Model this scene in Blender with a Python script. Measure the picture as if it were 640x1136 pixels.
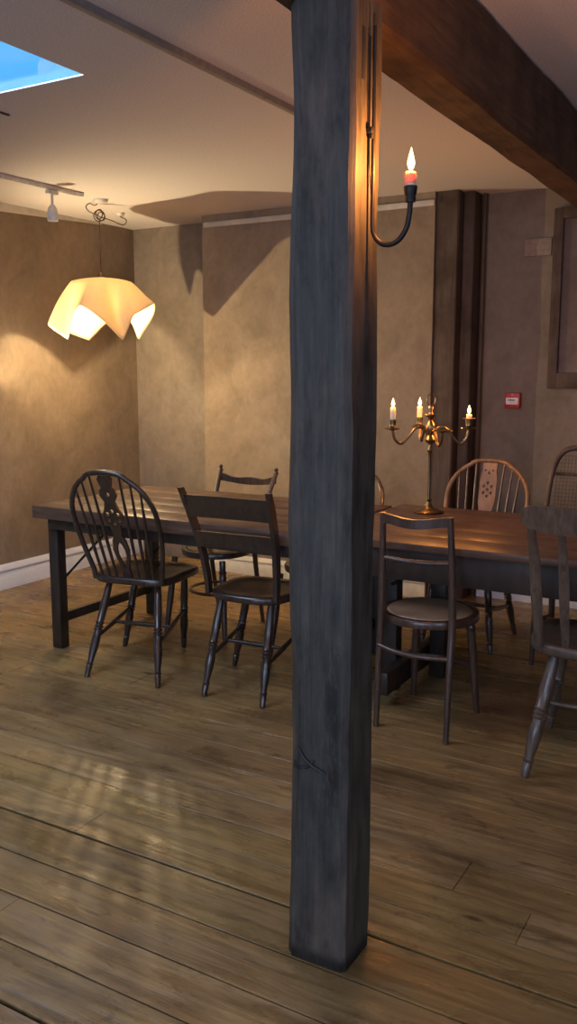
import bpy, bmesh, math, random
from mathutils import Vector, Matrix, noise
random.seed(7)
R = math.radians
sc = bpy.context.scene
C = sc.collection
for o in list(bpy.data.objects): bpy.data.objects.remove(o)

# ------------------------------------------------------------------ camera
CEIL = 2.45
cam = bpy.data.objects.new('camera', bpy.data.cameras.new('camera')); C.objects.link(cam)
cam.location = (0, 0, 1.42)
cam.rotation_euler = (R(90 - 9.11), 0, R(30.2))
cam.data.sensor_fit = 'VERTICAL'; cam.data.sensor_height = 36.0
cam.data.lens = 985.0 / 1136.0 * 36.0
cam.data.clip_start = 0.02
sc.camera = cam

# ------------------------------------------------------------------ sky
w = bpy.data.worlds.new('sky'); sc.world = w; w.use_nodes = True
nt = w.node_tree; nt.nodes.clear()
tc = nt.nodes.new('ShaderNodeTexCoord'); sx = nt.nodes.new('ShaderNodeSeparateXYZ')
bg = nt.nodes.new('ShaderNodeBackground'); wo = nt.nodes.new('ShaderNodeOutputWorld')
mr = nt.nodes.new('ShaderNodeMapRange'); mr.interpolation_type = 'SMOOTHSTEP'
zz_ = nt.nodes.new('ShaderNodeMath'); zz_.operation = 'MULTIPLY_ADD'; yy_ = nt.nodes.new('ShaderNodeMath'); yy_.operation = 'MULTIPLY'; yy_.inputs[1].default_value = -1.0
nt.links.new(tc.outputs['Generated'], sx.inputs[0]); nt.links.new(sx.outputs['Y'], yy_.inputs[0])
zc_ = nt.nodes.new('ShaderNodeMath'); zc_.operation = 'MAXIMUM'; zc_.inputs[1].default_value = 0.0
nt.links.new(sx.outputs['Z'], zc_.inputs[0]); nt.links.new(zc_.outputs[0], zz_.inputs[0]); zz_.inputs[1].default_value = 1.2; nt.links.new(yy_.outputs[0], zz_.inputs[2])
nt.links.new(zz_.outputs[0], mr.inputs[0])
mr.inputs[1].default_value = -0.05; mr.inputs[2].default_value = 1.0      # deep blue on one side, bright overcast on the other
mx = nt.nodes.new('ShaderNodeMix'); mx.data_type = 'RGBA'; mx.clamp_result = False
mx.inputs[6].default_value = (0.10, 0.52, 1.10, 1)
SKY = 8.0
mx.inputs[7].default_value = (0.54*SKY, 0.67*SKY, 0.95*SKY, 1)
nt.links.new(mr.outputs[0], mx.inputs[0]); nt.links.new(mx.outputs[2], bg.inputs[0]); nt.links.new(bg.outputs[0], wo.inputs[0])
bg.inputs[1].default_value = 1.0

def portal(loc, rot, sx_, sy_):
    l = bpy.data.lights.new('sky_portal', 'AREA'); l.shape = 'RECTANGLE'; l.size = sx_; l.size_y = sy_
    l.cycles.is_portal = True
    o = bpy.data.objects.new('sky_portal', l); C.objects.link(o); o.location = loc; o.rotation_euler = rot
SKX0, SKX1, SKY0, SKY1 = -3.45, -2.31, 0.95, 2.53        # roof light opening
WX0, WX1, WZ0, WZ1 = -2.6, 0.9, 0.85, 2.15               # window behind the camera
ROOMX0, ROOMX1, ROOMY0, ROOMY1 = -4.46, 1.9, -2.4, 5.36
portal(((SKX0+SKX1)/2, (SKY0+SKY1)/2, CEIL+0.16), (0, 0, 0), SKX1-SKX0, SKY1-SKY0)
portal((ROOMX1+.14, -.25, 1.5), (0, R(90), 0), 1.2, 1.6)
portal(((WX0+WX1)/2, ROOMY0-0.14, (WZ0+WZ1)/2), (R(90), 0, R(0)), WX1-WX0, WZ1-WZ0)

vs = sc.view_settings
vs.view_transform = 'Standard'; vs.look = 'None'; vs.gamma = 1; vs.use_curve_mapping = False
sc.display_settings.display_device = 'sRGB'
vs.exposure = 0.0

# lamp strengths (W) used by the lamps' builders below
PENDANT_W = 30.0
WALLLAMP_W = 120.0
CANDLE_W = 4.0
SCONCE_W = 12.0

# ------------------------------------------------------------------ helpers
def tag(o, label=None, cat=None, group=None, kind=None):
    if label: o['label'] = label
    if cat: o['category'] = cat
    if group: o['group'] = group
    if kind: o['kind'] = kind
    return o

def thing(name, label, cat, loc=(0, 0, 0), rz=0.0, group=None):
    o = bpy.data.objects.new(name, None); C.objects.link(o)
    o.empty_display_size = 0.05
    o.location = loc; o.rotation_euler = (0, 0, rz)
    return tag(o, label, cat, group)

class G:
    def __init__(s): s.bm = bmesh.new()
    def box(s, c, d, rot=None, bev=0.0, seg=2):
        b = bmesh.new(); bmesh.ops.create_cube(b, size=1.0)
        for v in b.verts: v.co = Vector((v.co.x*d[0], v.co.y*d[1], v.co.z*d[2]))
        if bev > 0: bmesh.ops.bevel(b, geom=b.edges[:], offset=bev, segments=seg, affect='EDGES', profile=0.5)
        m = Matrix.Translation(c) @ (rot.to_4x4() if rot is not None else Matrix.Identity(4))
        b.transform(m); s._merge(b); return s
    def bar(s, a, b_, wid, thk, up=(0, 0, 1), bev=0.003):
        """box from a to b_: wid across, thk along 'up' side"""
        a = Vector(a); b_ = Vector(b_); d = b_ - a; L = d.length; y = d.normalized()
        x = y.cross(Vector(up)).normalized(); z = x.cross(y)
        m = Matrix((x, y, z)).transposed()
        return s.box((a+b_)/2, (wid, L, thk), m, bev)
    def _merge(s, b):
        me = bpy.data.meshes.new('tmp'); b.to_mesh(me); b.free(); s.bm.from_mesh(me); bpy.data.meshes.remove(me)
    def loops(s, rings, cap=True, closed=False):
        vs_ = [[s.bm.verts.new(p) for p in r] for r in rings]
        n = len(vs_[0]); m = len(vs_)
        for i in range(m if closed else m-1):
            a = vs_[i]; b = vs_[(i+1) % m]
            for j in range(n):
                k = (j+1) % n
                s.bm.faces.new((a[j], a[k], b[k], b[j]))
        if cap and not closed:
            s.bm.faces.new(list(reversed(vs_[0]))); s.bm.faces.new(vs_[-1])
        return s
    def tube(s, pts, r, seg=10, closed=False, flat=1.0, up=None):
        pts = [Vector(p) for p in pts]; n = len(pts); rings = []
        prev = None
        for i, p in enumerate(pts):
            if closed: t = (pts[(i+1) % n] - pts[i-1])
            else: t = pts[min(i+1, n-1)] - pts[max(i-1, 0)]
            t.normalize()
            if up is not None: x = Vector(up).cross(t)
            elif prev is None:
                x = t.cross(Vector((0, 0, 1)) if abs(t.z) < 0.9 else Vector((0, 1, 0)))
            else: x = prev - t*prev.dot(t)
            x.normalize(); prev = x; y = t.cross(x)
            rr = r[i] if isinstance(r, (list, tuple)) else r
            rings.append([p + x*math.cos(a)*rr + y*math.sin(a)*rr*flat for a in [2*math.pi*k/seg for k in range(seg)]])
        return s.loops(rings, closed=closed)
    def turned(s, a, b, prof, seg=14):
        a = Vector(a); b = Vector(b)
        return s.tube([a.lerp(b, t) for t, _ in prof], [r for _, r in prof], seg)
    def lathe(s, c, prof, seg=24, ax=(0, 0, 1)):
        c = Vector(c); ax = Vector(ax)
        q = Vector((0, 0, 1)).rotation_difference(ax)
        rings = [[c + q @ Vector((math.cos(2*math.pi*k/seg)*r, math.sin(2*math.pi*k/seg)*r, z)) for k in range(seg)] for r, z in prof]
        return s.loops(rings)
    def slab(s, outline, z0, z1, rnd=0.008, dish=0.0):
        """rounded-edge slab from 2D outline"""
        cx = sum(p[0] for p in outline)/len(outline); cy = sum(p[1] for p in outline)/len(outline)
        def ring(off, z):
            out = []
            for p in outline:
                d = Vector((p[0]-cx, p[1]-cy)); L = d.length
                d = d*((L-off)/L); out.append((cx+d.x, cy+d.y, z))
            return out
        rs = [ring(rnd, z0), ring(rnd*.3, z0+rnd*.4), ring(0, z0+rnd), ring(0, z1-rnd), ring(rnd*.3, z1-rnd*.4), ring(rnd, z1)]
        if dish > 0: rs += [ring(rnd+.03, z1-dish*.5), ring(rnd+.08, z1-dish), ring(rnd+.12, z1-dish)]
        return s.loops(rs)
    def flat(s, loops2d, thick, mat):
        """flat cut-out (outer loop + holes), extruded, placed by matrix"""
        cu = bpy.data.curves.new('tmp', 'CURVE'); cu.dimensions = '2D'; cu.fill_mode = 'BOTH'; cu.extrude = thick/2
        for lp in loops2d:
            sp = cu.splines.new('POLY'); sp.points.add(len(lp)-1); sp.use_cyclic_u = True
            for q, p in zip(sp.points, lp): q.co = (p[0], p[1], 0, 1)
        ob = bpy.data.objects.new('tmp', cu)
        me = bpy.data.meshes.new_from_object(ob)
        me.transform(mat); s.bm.from_mesh(me)
        bpy.data.objects.remove(ob); bpy.data.meshes.remove(me); bpy.data.curves.remove(cu); return s
    def done(s, name, mat, parent=None, loc=None, sharp=38):
        bmesh.ops.remove_doubles(s.bm, verts=s.bm.verts[:], dist=1e-6)
        bmesh.ops.recalc_face_normals(s.bm, faces=s.bm.faces[:])
        me = bpy.data.meshes.new(name); s.bm.to_mesh(me); s.bm.free()
        me.materials.append(mat)
        for p in me.polygons: p.use_smooth = True
        me.set_sharp_from_angle(angle=R(sharp))
        o = bpy.data.objects.new(name, me); C.objects.link(o)
        if parent: o.parent = parent
        if loc: o.location = loc
        return o

def bez(p, n=16):
    """Catmull-Rom through points"""
    p = [Vector(q) for q in p]; P = [p[0]*2-p[1]] + p + [p[-1]*2-p[-2]]; out = []
    for i in range(1, len(P)-2):
        for k in range(n):
            t = k/n; a, b, c, d = P[i-1], P[i], P[i+1], P[i+2]
            out.append(0.5*((2*b) + (c-a)*t + (2*a-5*b+4*c-d)*t*t + (3*b-a-3*c+d)*t**3))
    out.append(p[-1]); return out

# ------------------------------------------------------------------ materials
def mat(name):
    m = bpy.data.materials.new(name); m.use_nodes = True
    n = m.node_tree; b = n.nodes['Principled BSDF']; return m, n, b
def node(n, t, **k):
    x = n.nodes.new(t)
    for a, v in k.items():
        if a in x.inputs: x.inputs[a].default_value = v
        else: setattr(x, a, v)
    return x
def coords(n, scale=(1, 1, 1), kind='Object', loc=(0, 0, 0)):
    t = node(n, 'ShaderNodeTexCoord'); m = node(n, 'ShaderNodeMapping')
    m.inputs['Scale'].default_value = scale; m.inputs['Location'].default_value = loc
    n.links.new(t.outputs[kind], m.inputs[0]); return m.outputs[0]
def ramp(n, fac, stops):
    r = node(n, 'ShaderNodeValToRGB'); n.links.new(fac, r.inputs[0])
    while len(r.color_ramp.elements) < len(stops): r.color_ramp.elements.new(0.5)
    for el, (p, c) in zip(r.color_ramp.elements, stops):
        el.position = p; el.color = (*c, 1) if len(c) == 3 else c
    return r.outputs[0]
def ns(n, vec, scale, detail=4, rough=0.55, dist=0.0):
    x = node(n, 'ShaderNodeTexNoise'); n.links.new(vec, x.inputs['Vector'])
    x.inputs['Scale'].default_value = scale; x.inputs['Detail'].default_value = detail
    x.inputs['Roughness'].default_value = rough; x.inputs['Distortion'].default_value = dist
    return x.outputs['Fac']
def mix(n, a, b, fac, mode='MIX'):
    x = node(n, 'ShaderNodeMix'); x.data_type = 'RGBA'; x.blend_type = mode
    for s, v in ((0, fac), (6, a), (7, b)):
        if isinstance(v, (float, int)): x.inputs[s].default_value = v
        elif isinstance(v, tuple): x.inputs[s].default_value = (*v, 1)
        else: n.links.new(v, x.inputs[s])
    return x.outputs[2]
def bump(n, b, h, strength=0.2, dist=0.01):
    x = node(n, 'ShaderNodeBump'); x.inputs['Strength'].default_value = strength; x.inputs['Distance'].default_value = dist
    n.links.new(h, x.inputs['Height']); n.links.new(x.outputs[0], b.inputs['Normal'])
def wood(name, dark, lite, scale=(14, 14, 1.6), rough=0.42, bmp=0.15, spread=(.3, .7), kind='Object'):
    m, n, b = mat(name); v = coords(n, scale, kind)
    f = ns(n, v, 3.0, 6, 0.62, 0.6); c = ramp(n, f, [(spread[0], dark), (spread[1], lite)])
    g = ns(n, coords(n, (2, 2, 2), kind), 2.2, 3)
    c2 = mix(n, c, tuple(x*0.55 for x in dark), ramp(n, g, [(.45, (0, 0, 0)), (.75, (.6, .6, .6))]))
    n.links.new(c2, b.inputs['Base Color'])
    rr = ramp(n, g, [(.3, (rough*.8,)*3), (.7, (min(1, rough*1.35),)*3)]); n.links.new(rr, b.inputs['Roughness'])
    bump(n, b, f, bmp, 0.004); return m
def plain(name, col, rough=0.5, metal=0.0, bmp=0.0, sc_=40):
    m, n, b = mat(name); v = coords(n)
    f = ns(n, v, sc_, 3)
    c = ramp(n, f, [(.35, tuple(x*.86 for x in col)), (.65, tuple(min(1, x*1.1) for x in col))])
    n.links.new(c, b.inputs['Base Color']); b.inputs['Roughness'].default_value = rough; b.inputs['Metallic'].default_value = metal
    if bmp: bump(n, b, f, bmp, 0.003)
    return m
def limewash(name, cols, seedloc):
    m, n, b = mat(name); v = coords(n, (1, 1, .8), 'Object', seedloc)
    f1 = ns(n, v, 1.1, 5, 0.6, 0.5); f2 = ns(n, v, 3.6, 6, 0.62, 1.1); f3 = ns(n, v, 26, 4, 0.6)
    base = ramp(n, f1, [(.33, cols[0]), (.52, cols[1]), (.68, cols[2])])
    d = ramp(n, f2, [(.34, (.86, .85, .82)), (.5, (1, 1, 1)), (.68, (1.12, 1.11, 1.10))])
    c = mix(n, base, d, 1.0, 'MULTIPLY')
    c = mix(n, c, ramp(n, f3, [(.3, (.9, .9, .9)), (.7, (1.06, 1.06, 1.06))]), 1.0, 'MULTIPLY')
    n.links.new(c, b.inputs['Base Color']); b.inputs['Roughness'].default_value = 0.82
    b.inputs['Specular IOR Level'].default_value = 0.25
    bump(n, b, f2, 0.10, 0.008); return m

M = {}
M['wall'] = limewash('limewash_plaster', [(.215, .165, .115), (.265, .205, .142), (.32, .255, .18)], (3, 1, 2))
M['wall2'] = limewash('limewash_plaster_grey', [(.20, .165, .13), (.235, .195, .155), (.27, .225, .18)], (9, 4, 6))
M['ceil'] = plain('ceiling_paint', (.74, .72, .74), 0.9, sc_=160)
M['white'] = plain('white_gloss_paint', (.78, .80, .84), 0.42, sc_=200)
M['cream'] = plain('cream_paint', (.62, .58, .48), 0.5, sc_=8)
M['trackwhite'] = plain('track_white_enamel', (.62, .6, .58), 0.4)
M['iron'] = plain('black_iron', (.03, .027, .025), 0.5, 0.7, 0.2, 60)
M['brass'] = plain('aged_brass', (.30, .22, .12), 0.3, 1.0, 0.05, 30)
M['wax'] = plain('candle_wax', (.85, .76, .58), 0.45)
M['wick'] = plain('wick_black', (.02, .015, .01), 0.9)
M['cord'] = plain('brown_cord', (.09, .05, .025), 0.7)
M['red'] = plain('red_plastic', (.45, .03, .03), 0.4)
M['label'] = plain('white_label', (.75, .75, .75), 0.5)
M['black'] = plain('black_ink', (.02, .02, .02), 0.6)
M['steel'] = plain('screw_steel', (.5, .5, .5), .3, 1.0)
M['plate'] = plain('vent_plate', (.27, .21, .16), 0.6)
M['canvas'] = limewash('picture_surface', [(.10, .075, .065), (.17, .135, .12), (.26, .21, .19)], (1, 7, 3))
M['tabletop'] = wood('table_top_wood', (.065, .034, .022), (.17, .095, .060), (1.4, 16, 16), 0.36, 0.12)
M['tablefrm'] = wood('table_frame_wood', (.018, .012, .009), (.05, .033, .023), (8, 8, 2.5), 0.5, 0.2)
M['endgrain'] = wood('table_edge_wood', (.03, .02, .013), (.10, .065, .04), (3, 14, 14), 0.55, 0.25)
M['dark'] = wood('dark_chair_wood', (.018, .012, .010), (.060, .038, .028), (20, 20, 3), 0.30, 0.1)
M['mid'] = wood('brown_chair_wood', (.035, .020, .014), (.105, .062, .042), (20, 20, 3), 0.33, 0.1)
M['honey'] = wood('honey_chair_wood', (.13, .068, .026), (.32, .19, .085), (20, 20, 3), 0.35, 0.1)
M['worn'] = wood('worn_grey_chair_wood', (.060, .042, .030), (.17, .125, .092), (18, 18, 3), 0.4, 0.15)
M['grey'] = wood('grey_brown_chair_wood', (.05, .036, .026), (.12, .09, .07), (18, 18, 3), 0.5, 0.1)
M['leather'] = plain('tan_cane_seat', (.42, .30, .19), 0.32, 0, .25, 90)
M['beam'] = wood('old_beam_wood', (.035, .018, .010), (.12, .062, .034), (18, 1.6, 18), 0.75, 0.7, (.25, .75))
M['stud'] = wood('wall_timber', (.060, .040, .028), (.105, .072, .052), (16, 16, 1.5), 0.7, 0.5)

for k_ in ('dark', 'mid', 'worn'):
    b_ = M[k_].node_tree.nodes['Principled BSDF']; b_.inputs['Coat Weight'].default_value = .7; b_.inputs['Coat Roughness'].default_value = .22
# post: weathered oak with a dark stain running down one side
m, n, b = mat('weathered_post_wood')
f = ns(n, coords(n, (26, 26, 1.3)), 2.6, 7, 0.65, 0.7)
g = ns(n, coords(n, (2.6, 2.6, .9)), 2.0, 4, 0.6)
c = ramp(n, f, [(.26, (.022, .020, .017)), (.5, (.046, .042, .037)), (.74, (.072, .065, .056))])
c = mix(n, c, (.17, .12, .085), ramp(n, g, [(.5, (0, 0, 0)), (.7, (.35, .35, .35))]))
fleck = ns(n, coords(n, (7, 7, 2.2)), 3.0, 6, .7)
c = mix(n, c, ramp(n, fleck, [(.33, (.45, .45, .45)), (.48, (1, 1, 1)), (.66, (1.45, 1.42, 1.38))]), 1.0, 'MULTIPLY')
tcx = node(n, 'ShaderNodeTexCoord'); sp = node(n, 'ShaderNodeSeparateXYZ'); n.links.new(tcx.outputs['Object'], sp.inputs[0])
def rng(sock, pts):
    r = node(n, 'ShaderNodeFloatCurve'); cm = r.mapping; cu = cm.curves[0]
    return None
def mrange(n, s, a, b_, c_, d_):
    x = node(n, 'ShaderNodeMapRange'); x.interpolation_type = 'SMOOTHSTEP'
    n.links.new(s, x.inputs[0])
    for i, v in enumerate((a, b_, c_, d_)): x.inputs[i+1].default_value = v
    return x.outputs[0]
def mul(n, a, b_):
    x = node(n, 'ShaderNodeMath'); x.operation = 'MULTIPLY'; n.links.new(a, x.inputs[0])
    if isinstance(b_, float): x.inputs[1].default_value = b_
    else: n.links.new(b_, x.inputs[1])
    return x.outputs[0]
sx1 = mrange(n, sp.outputs['X'], .015, .045, 0, 1); sx2 = mrange(n, sp.outputs['X'], .060, .080, 1, 0)
sz1 = mrange(n, sp.outputs['Z'], .28, .5, 0, 1); sz2 = mrange(n, sp.outputs['Z'], .66, .9, 1, 0)
blot = ramp(n, ns(n, coords(n, (30, 30, 9)), 1.6, 5, .7), [(.42, (0, 0, 0)), (.56, (1, 1, 1))])
st = mul(n, mul(n, mul(n, sx1, sx2), mul(n, sz1, sz2)), blot)
c = mix(n, c, (.012, .009, .008), st)
c = mix(n, c, (.010, .008, .006), mul(n, mrange(n, sp.outputs['Z'], .012, .045, 1, 0), mrange(n, fleck, .35, .55, .5, 1)))
n.links.new(c, b.inputs['Base Color']); b.inputs['Roughness'].default_value = .62
bump(n, b, f, .4, .005); M['post'] = m

# floor boards
m, n, b = mat('old_floor_boards')
at = node(n, 'ShaderNodeAttribute'); at.attribute_name = 'tint'
f = ns(n, coords(n, (1.5, 22, 5)), 1.6, 6, .6, .7)
g = ns(n, coords(n, (1.2, 1.8, 1)), 1.7, 5, .62, .4)
kn = node(n, 'ShaderNodeTexVoronoi'); n.links.new(coords(n, (1.6, 5.5, 1)), kn.inputs['Vector']); kn.inputs['Scale'].default_value = 1.3
c = ramp(n, f, [(.28, (.15, .090, .034)), (.5, (.27, .172, .068)), (.72, (.36, .245, .105))])
c = mix(n, c, ramp(n, g, [(.32, (.55, .52, .50)), (.5, (1, 1, 1)), (.68, (1.22, 1.18, 1.1))]), 1.0, 'MULTIPLY')
sc2 = ns(n, coords(n, (2.2, 6, 1)), 3.0, 6, .72, .8)
c = mix(n, c, (.07, .045, .025), ramp(n, sc2, [(.56, (0, 0, 0)), (.68, (.7, .7, .7))]))
c = mix(n, c, (.045, .026, .014), ramp(n, kn.outputs['Distance'], [(.03, (.9, .9, .9)), (.09, (0, 0, 0))]))
c = mix(n, c, at.outputs['Color'], 1.0, 'MULTIPLY')
n.links.new(c, b.inputs['Base Color'])
rg = ns(n, coords(n, (1.0, 2.4, 1)), 4.0, 5, .6)
n.links.new(ramp(n, rg, [(.32, (.20,)*3), (.5, (.33,)*3), (.66, (.52,)*3)]), b.inputs['Roughness'])
lowf = ns(n, coords(n, (1.2, 5, 1)), 2.4, 3, .5, .3)
h = mix(n, f, lowf, .6); bump(n, b, h, .45, .014)
M['floor'] = m
M['gap'] = plain('floor_gap_dirt', (.012, .009, .007), .95)

# lampshade cloth
m, n, b = mat('lampshade_cloth'); out = n.nodes['Material Output']
v = coords(n, (1, 1, 1)); f = ns(n, v, 160, 2)
col = ramp(n, f, [(.3, (.72, .59, .39)), (.7, (.79, .66, .45))])
df = node(n, 'ShaderNodeBsdfDiffuse'); tl = node(n, 'ShaderNodeBsdfTranslucent'); mx = node(n, 'ShaderNodeMixShader')
n.links.new(col, df.inputs[0]); n.links.new(col, tl.inputs[0]); mx.inputs[0].default_value = 0.30
n.links.new(df.outputs[0], mx.inputs[1]); n.links.new(tl.outputs[0], mx.inputs[2]); n.links.new(mx.outputs[0], out.inputs[0])
M['shade'] = m
def glow(name, col, s):
    m, n, b = mat(name); b.inputs['Base Color'].default_value = (*col, 1)
    b.inputs['Emission Color'].default_value = (*col, 1); b.inputs['Emission Strength'].default_value = s; return m
M['bulb'] = glow('lit_bulb', (1, .78, .45), 9)
M['flame'] = glow('candle_flame', (1, .66, .26), 7)
m, n, b = mat('flame_glow_wax'); b.inputs['Base Color'].default_value = (.95, .40, .20, 1); b.inputs['Subsurface Weight'].default_value = 1.0  # flame glow in the upper wax, painted as an orange-red base colour
b.inputs['Subsurface Radius'].default_value = (1, .4, .2); b.inputs['Subsurface Scale'].default_value = .02; M['wax_glow'] = m
m, n, b = mat('pale_candle_wax'); b.inputs['Base Color'].default_value = (.92, .80, .58, 1); b.inputs['Subsurface Weight'].default_value = 1.0
b.inputs['Subsurface Radius'].default_value = (1, .6, .3); b.inputs['Subsurface Scale'].default_value = .03; b.inputs['Roughness'].default_value = .4; M['wax'] = m
m, n, b = mat('clear_glass'); out = n.nodes['Material Output']
tr = node(n, 'ShaderNodeBsdfTransparent'); gl = node(n, 'ShaderNodeBsdfGlossy'); gl.inputs['Roughness'].default_value = .02
lw = node(n, 'ShaderNodeLayerWeight'); lw.inputs[0].default_value = .5; mx = node(n, 'ShaderNodeMixShader')
pw = node(n, 'ShaderNodeMath'); pw.operation = 'POWER'; n.links.new(lw.outputs['Facing'], pw.inputs[0]); pw.inputs[1].default_value = 6.0
ad = node(n, 'ShaderNodeMath'); ad.operation = 'MULTIPLY_ADD'; n.links.new(pw.outputs[0], ad.inputs[0]); ad.inputs[1].default_value = .2; ad.inputs[2].default_value = .02
n.links.new(ad.outputs[0], mx.inputs[0]); n.links.new(tr.outputs[0], mx.inputs[1]); n.links.new(gl.outputs[0], mx.inputs[2]); n.links.new(mx.outputs[0], out.inputs[0])
M['glass'] = m

def st(name, g_, mt): return tag(g_.done(name, mt), kind='structure')
def slabbox(g_, x0, x1, y0, y1, z0, z1): return g_.box(((x0+x1)/2, (y0+y1)/2, (z0+z1)/2), (x1-x0, y1-y0, z1-z0))

# ------------------------------------------------------------------ room shell
# floor: individual boards running across the room, one structure object
g_ = G(); lay = None
gaps = [1.244+.1555*k for k in range(-24, 28)]
known = {1.244: 1.244}
real = [1.244, 1.402, 1.554, 1.71, 1.885, 2.035, 2.18, 2.344, 2.507, 2.66, 2.83]
gaps = [1.244-.157*k for k in range(24, 0, -1)] + real + [2.83+.158*k for k in range(1, 17)]
gaps = [y for y in gaps if y > ROOMY0] + [ROOMY1]
gaps = [ROOMY0] + gaps
bm = bmesh.new(); tl_ = bm.loops.layers.float_color.new('tint')
rnd = random.Random(11)
wide = {1.244: .010, 1.885: .009, 1.554: .005, 1.71: .005, 1.402: .005}
for i in range(len(gaps)-1):
    y0, y1 = gaps[i], gaps[i+1]
    if y1-y0 < .02: continue
    x = ROOMX0; first = rnd.uniform(.3, 2.6)
    while x < ROOMX1:
        x2 = min(ROOMX1, x + (first if x == ROOMX0 else rnd.uniform(2.2, 4.2)))
        if abs(y0-1.402) < .01 and x < -1.75 < x2: x2 = -1.75      # the visible board end by the frame's lower left
        gw0 = wide.get(round(y0, 3), rnd.uniform(.002, .0045)); gw1 = wide.get(round(y1, 3), .0015)
        t = rnd.uniform(.84, 1.12); tint = (t*rnd.uniform(.97, 1.04), t, t*rnd.uniform(.9, 1.05), 1)
        zz = rnd.uniform(-.0015, 0.0); e_ = .0012
        segs = max(2, int((x2-x)/.25))
        rows = []
        for k in range(segs+1):
            xx = x + .001 + (x2-x-.002)*k/segs
            wv = .0018*noise.noise(Vector((xx*1.3, y0*3, 0))); wv2 = .0018*noise.noise(Vector((xx*1.3, y1*3, 0)))
            cup = .0003*math.sin(i*1.7)
            rows.append([bm.verts.new((xx, y, z)) for y, z in ((y0+gw0/2+wv, -.02), (y0+gw0/2+wv, zz-.0008), (y0+gw0/2+e_+wv, zz), ((y0+y1)/2, zz+cup), (y1-gw1/2-e_+wv2, zz), (y1-gw1/2+wv2, zz-.0008), (y1-gw1/2+wv2, -.02))])
        for k in range(segs):
            for j in range(6):
                fc = bm.faces.new((rows[k][j], rows[k+1][j], rows[k+1][j+1], rows[k][j+1]))
                for lp in fc.loops: lp[tl_] = tint
        x = x2
g_ = G(); g_.bm.free(); g_.bm = bm
fl = st('floor', g_, M['floor'])
for p_ in fl.data.polygons: p_.use_smooth = False
fl.data.materials.append(M['gap'])
g_ = G(); slabbox(g_, ROOMX0-.1, ROOMX1+.1, ROOMY0-.1, ROOMY1+.1, -.12, -.016)
sub = g_.done('floor_gap', M['gap'], fl)

# ceiling with the roof light opening
g_ = G(); T = CEIL+.005
for a in ((ROOMX0-.1, SKX0, ROOMY0-.1, ROOMY1+.1), (SKX1, ROOMX1+.1, ROOMY0-.1, ROOMY1+.1), (SKX0, SKX1, ROOMY0-.1, SKY0), (SKX0, SKX1, SKY1, ROOMY1+.1)):
    slabbox(g_, *a, CEIL, T)
st('ceiling', g_, M['ceil'])
g_ = G()
q_ = .03
for a in ((SKX0-.08, SKX0-q_, SKY0-.08, SKY1+.08), (SKX1+q_, SKX1+.08, SKY0-.08, SKY1+.08), (SKX0-q_, SKX1+q_, SKY0-.08, SKY0-q_), (SKX0-q_, SKX1+q_, SKY1+q_, SKY1+.08)):
    slabbox(g_, *a, T+.0005, T+.012)
sk = st('window_2', g_, M['white'])
g_ = G(); slabbox(g_, SKX0-.06, SKX1+.06, SKY0-.06, SKY1+.06, T+.013, T+.017); g_.done('pane', M['glass'], sk)

# walls
g_ = G(); slabbox(g_, ROOMX0-.15, ROOMX0, ROOMY0-.15, ROOMY1+.15, 0, CEIL); st('wall_left', g_, M['wall'])
g_ = G(); slabbox(g_, ROOMX0, ROOMX1, ROOMY1, ROOMY1+.15, 0, CEIL); st('wall_back', g_, M['wall2'])
g_ = G()
for a in ((ROOMY0-.15, -1.05, 0, CEIL), (.55, ROOMY1+.15, 0, CEIL), (-1.05, .55, 0, .9), (-1.05, .55, 2.1, CEIL)):
    slabbox(g_, ROOMX1, ROOMX1+.15, a[0], a[1], a[2], a[3])
st('wall_right', g_, M['wall2'])
g_ = G()
for a in ((-1.05, -1.0, .9, 2.1), (.5, .55, .9, 2.1), (-1.0, .5, .9, .95), (-1.0, .5, 2.05, 2.1), (-.27, -.22, .95, 2.05)):
    slabbox(g_, ROOMX1+.06, ROOMX1+.11, a[0], a[1], a[2], a[3])
wn = st('window_3', g_, M['white'])
g_ = G(); slabbox(g_, ROOMX1+.085, ROOMX1+.09, -1.04, .54, .91, 2.09); g_.done('pane', M['glass'], wn)
g_ = G()
for a in ((ROOMX0, WX0, 0, CEIL), (WX1, ROOMX1, 0, CEIL), (WX0, WX1, 0, WZ0), (WX0, WX1, WZ1, CEIL)):
    slabbox(g_, a[0], a[1], ROOMY0-.15, ROOMY0, a[2], a[3])
st('wall_front', g_, M['wall'])
g_ = G()
for a in ((WX0, WX0+.06, WZ0, WZ1), (WX1-.06, WX1, WZ0, WZ1), (WX0, WX1, WZ0, WZ0+.06), (WX0, WX1, WZ1-.06, WZ1), (-1.45, -1.39, WZ0, WZ1), (-.31, -.25, WZ0, WZ1)):
    slabbox(g_, a[0], a[1], ROOMY0-.11, ROOMY0-.06, a[2], a[3])
wn = st('window_1', g_, M['white'])
g_ = G(); slabbox(g_, WX0+.01, WX1-.01, ROOMY0-.09, ROOMY0-.085, WZ0+.01, WZ1-.01); g_.done('pane', M['glass'], wn)

# chimney breast, standing proud of the back wall
BX0, BX1, BY = -3.66, -1.985, 5.12
g_ = G(); slabbox(g_, BX0, BX1, BY, ROOMY1, 0, CEIL); st('wall_breast', g_, M['wall'])
# pale batten under the ceiling on the breast
g_ = G(); g_.box(((BX0+.02+BX1)/2, BY-.008, 2.385), (BX1-BX0-.02, .016, .034), bev=.003); st('trim_1', g_, M['cream'])
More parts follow.
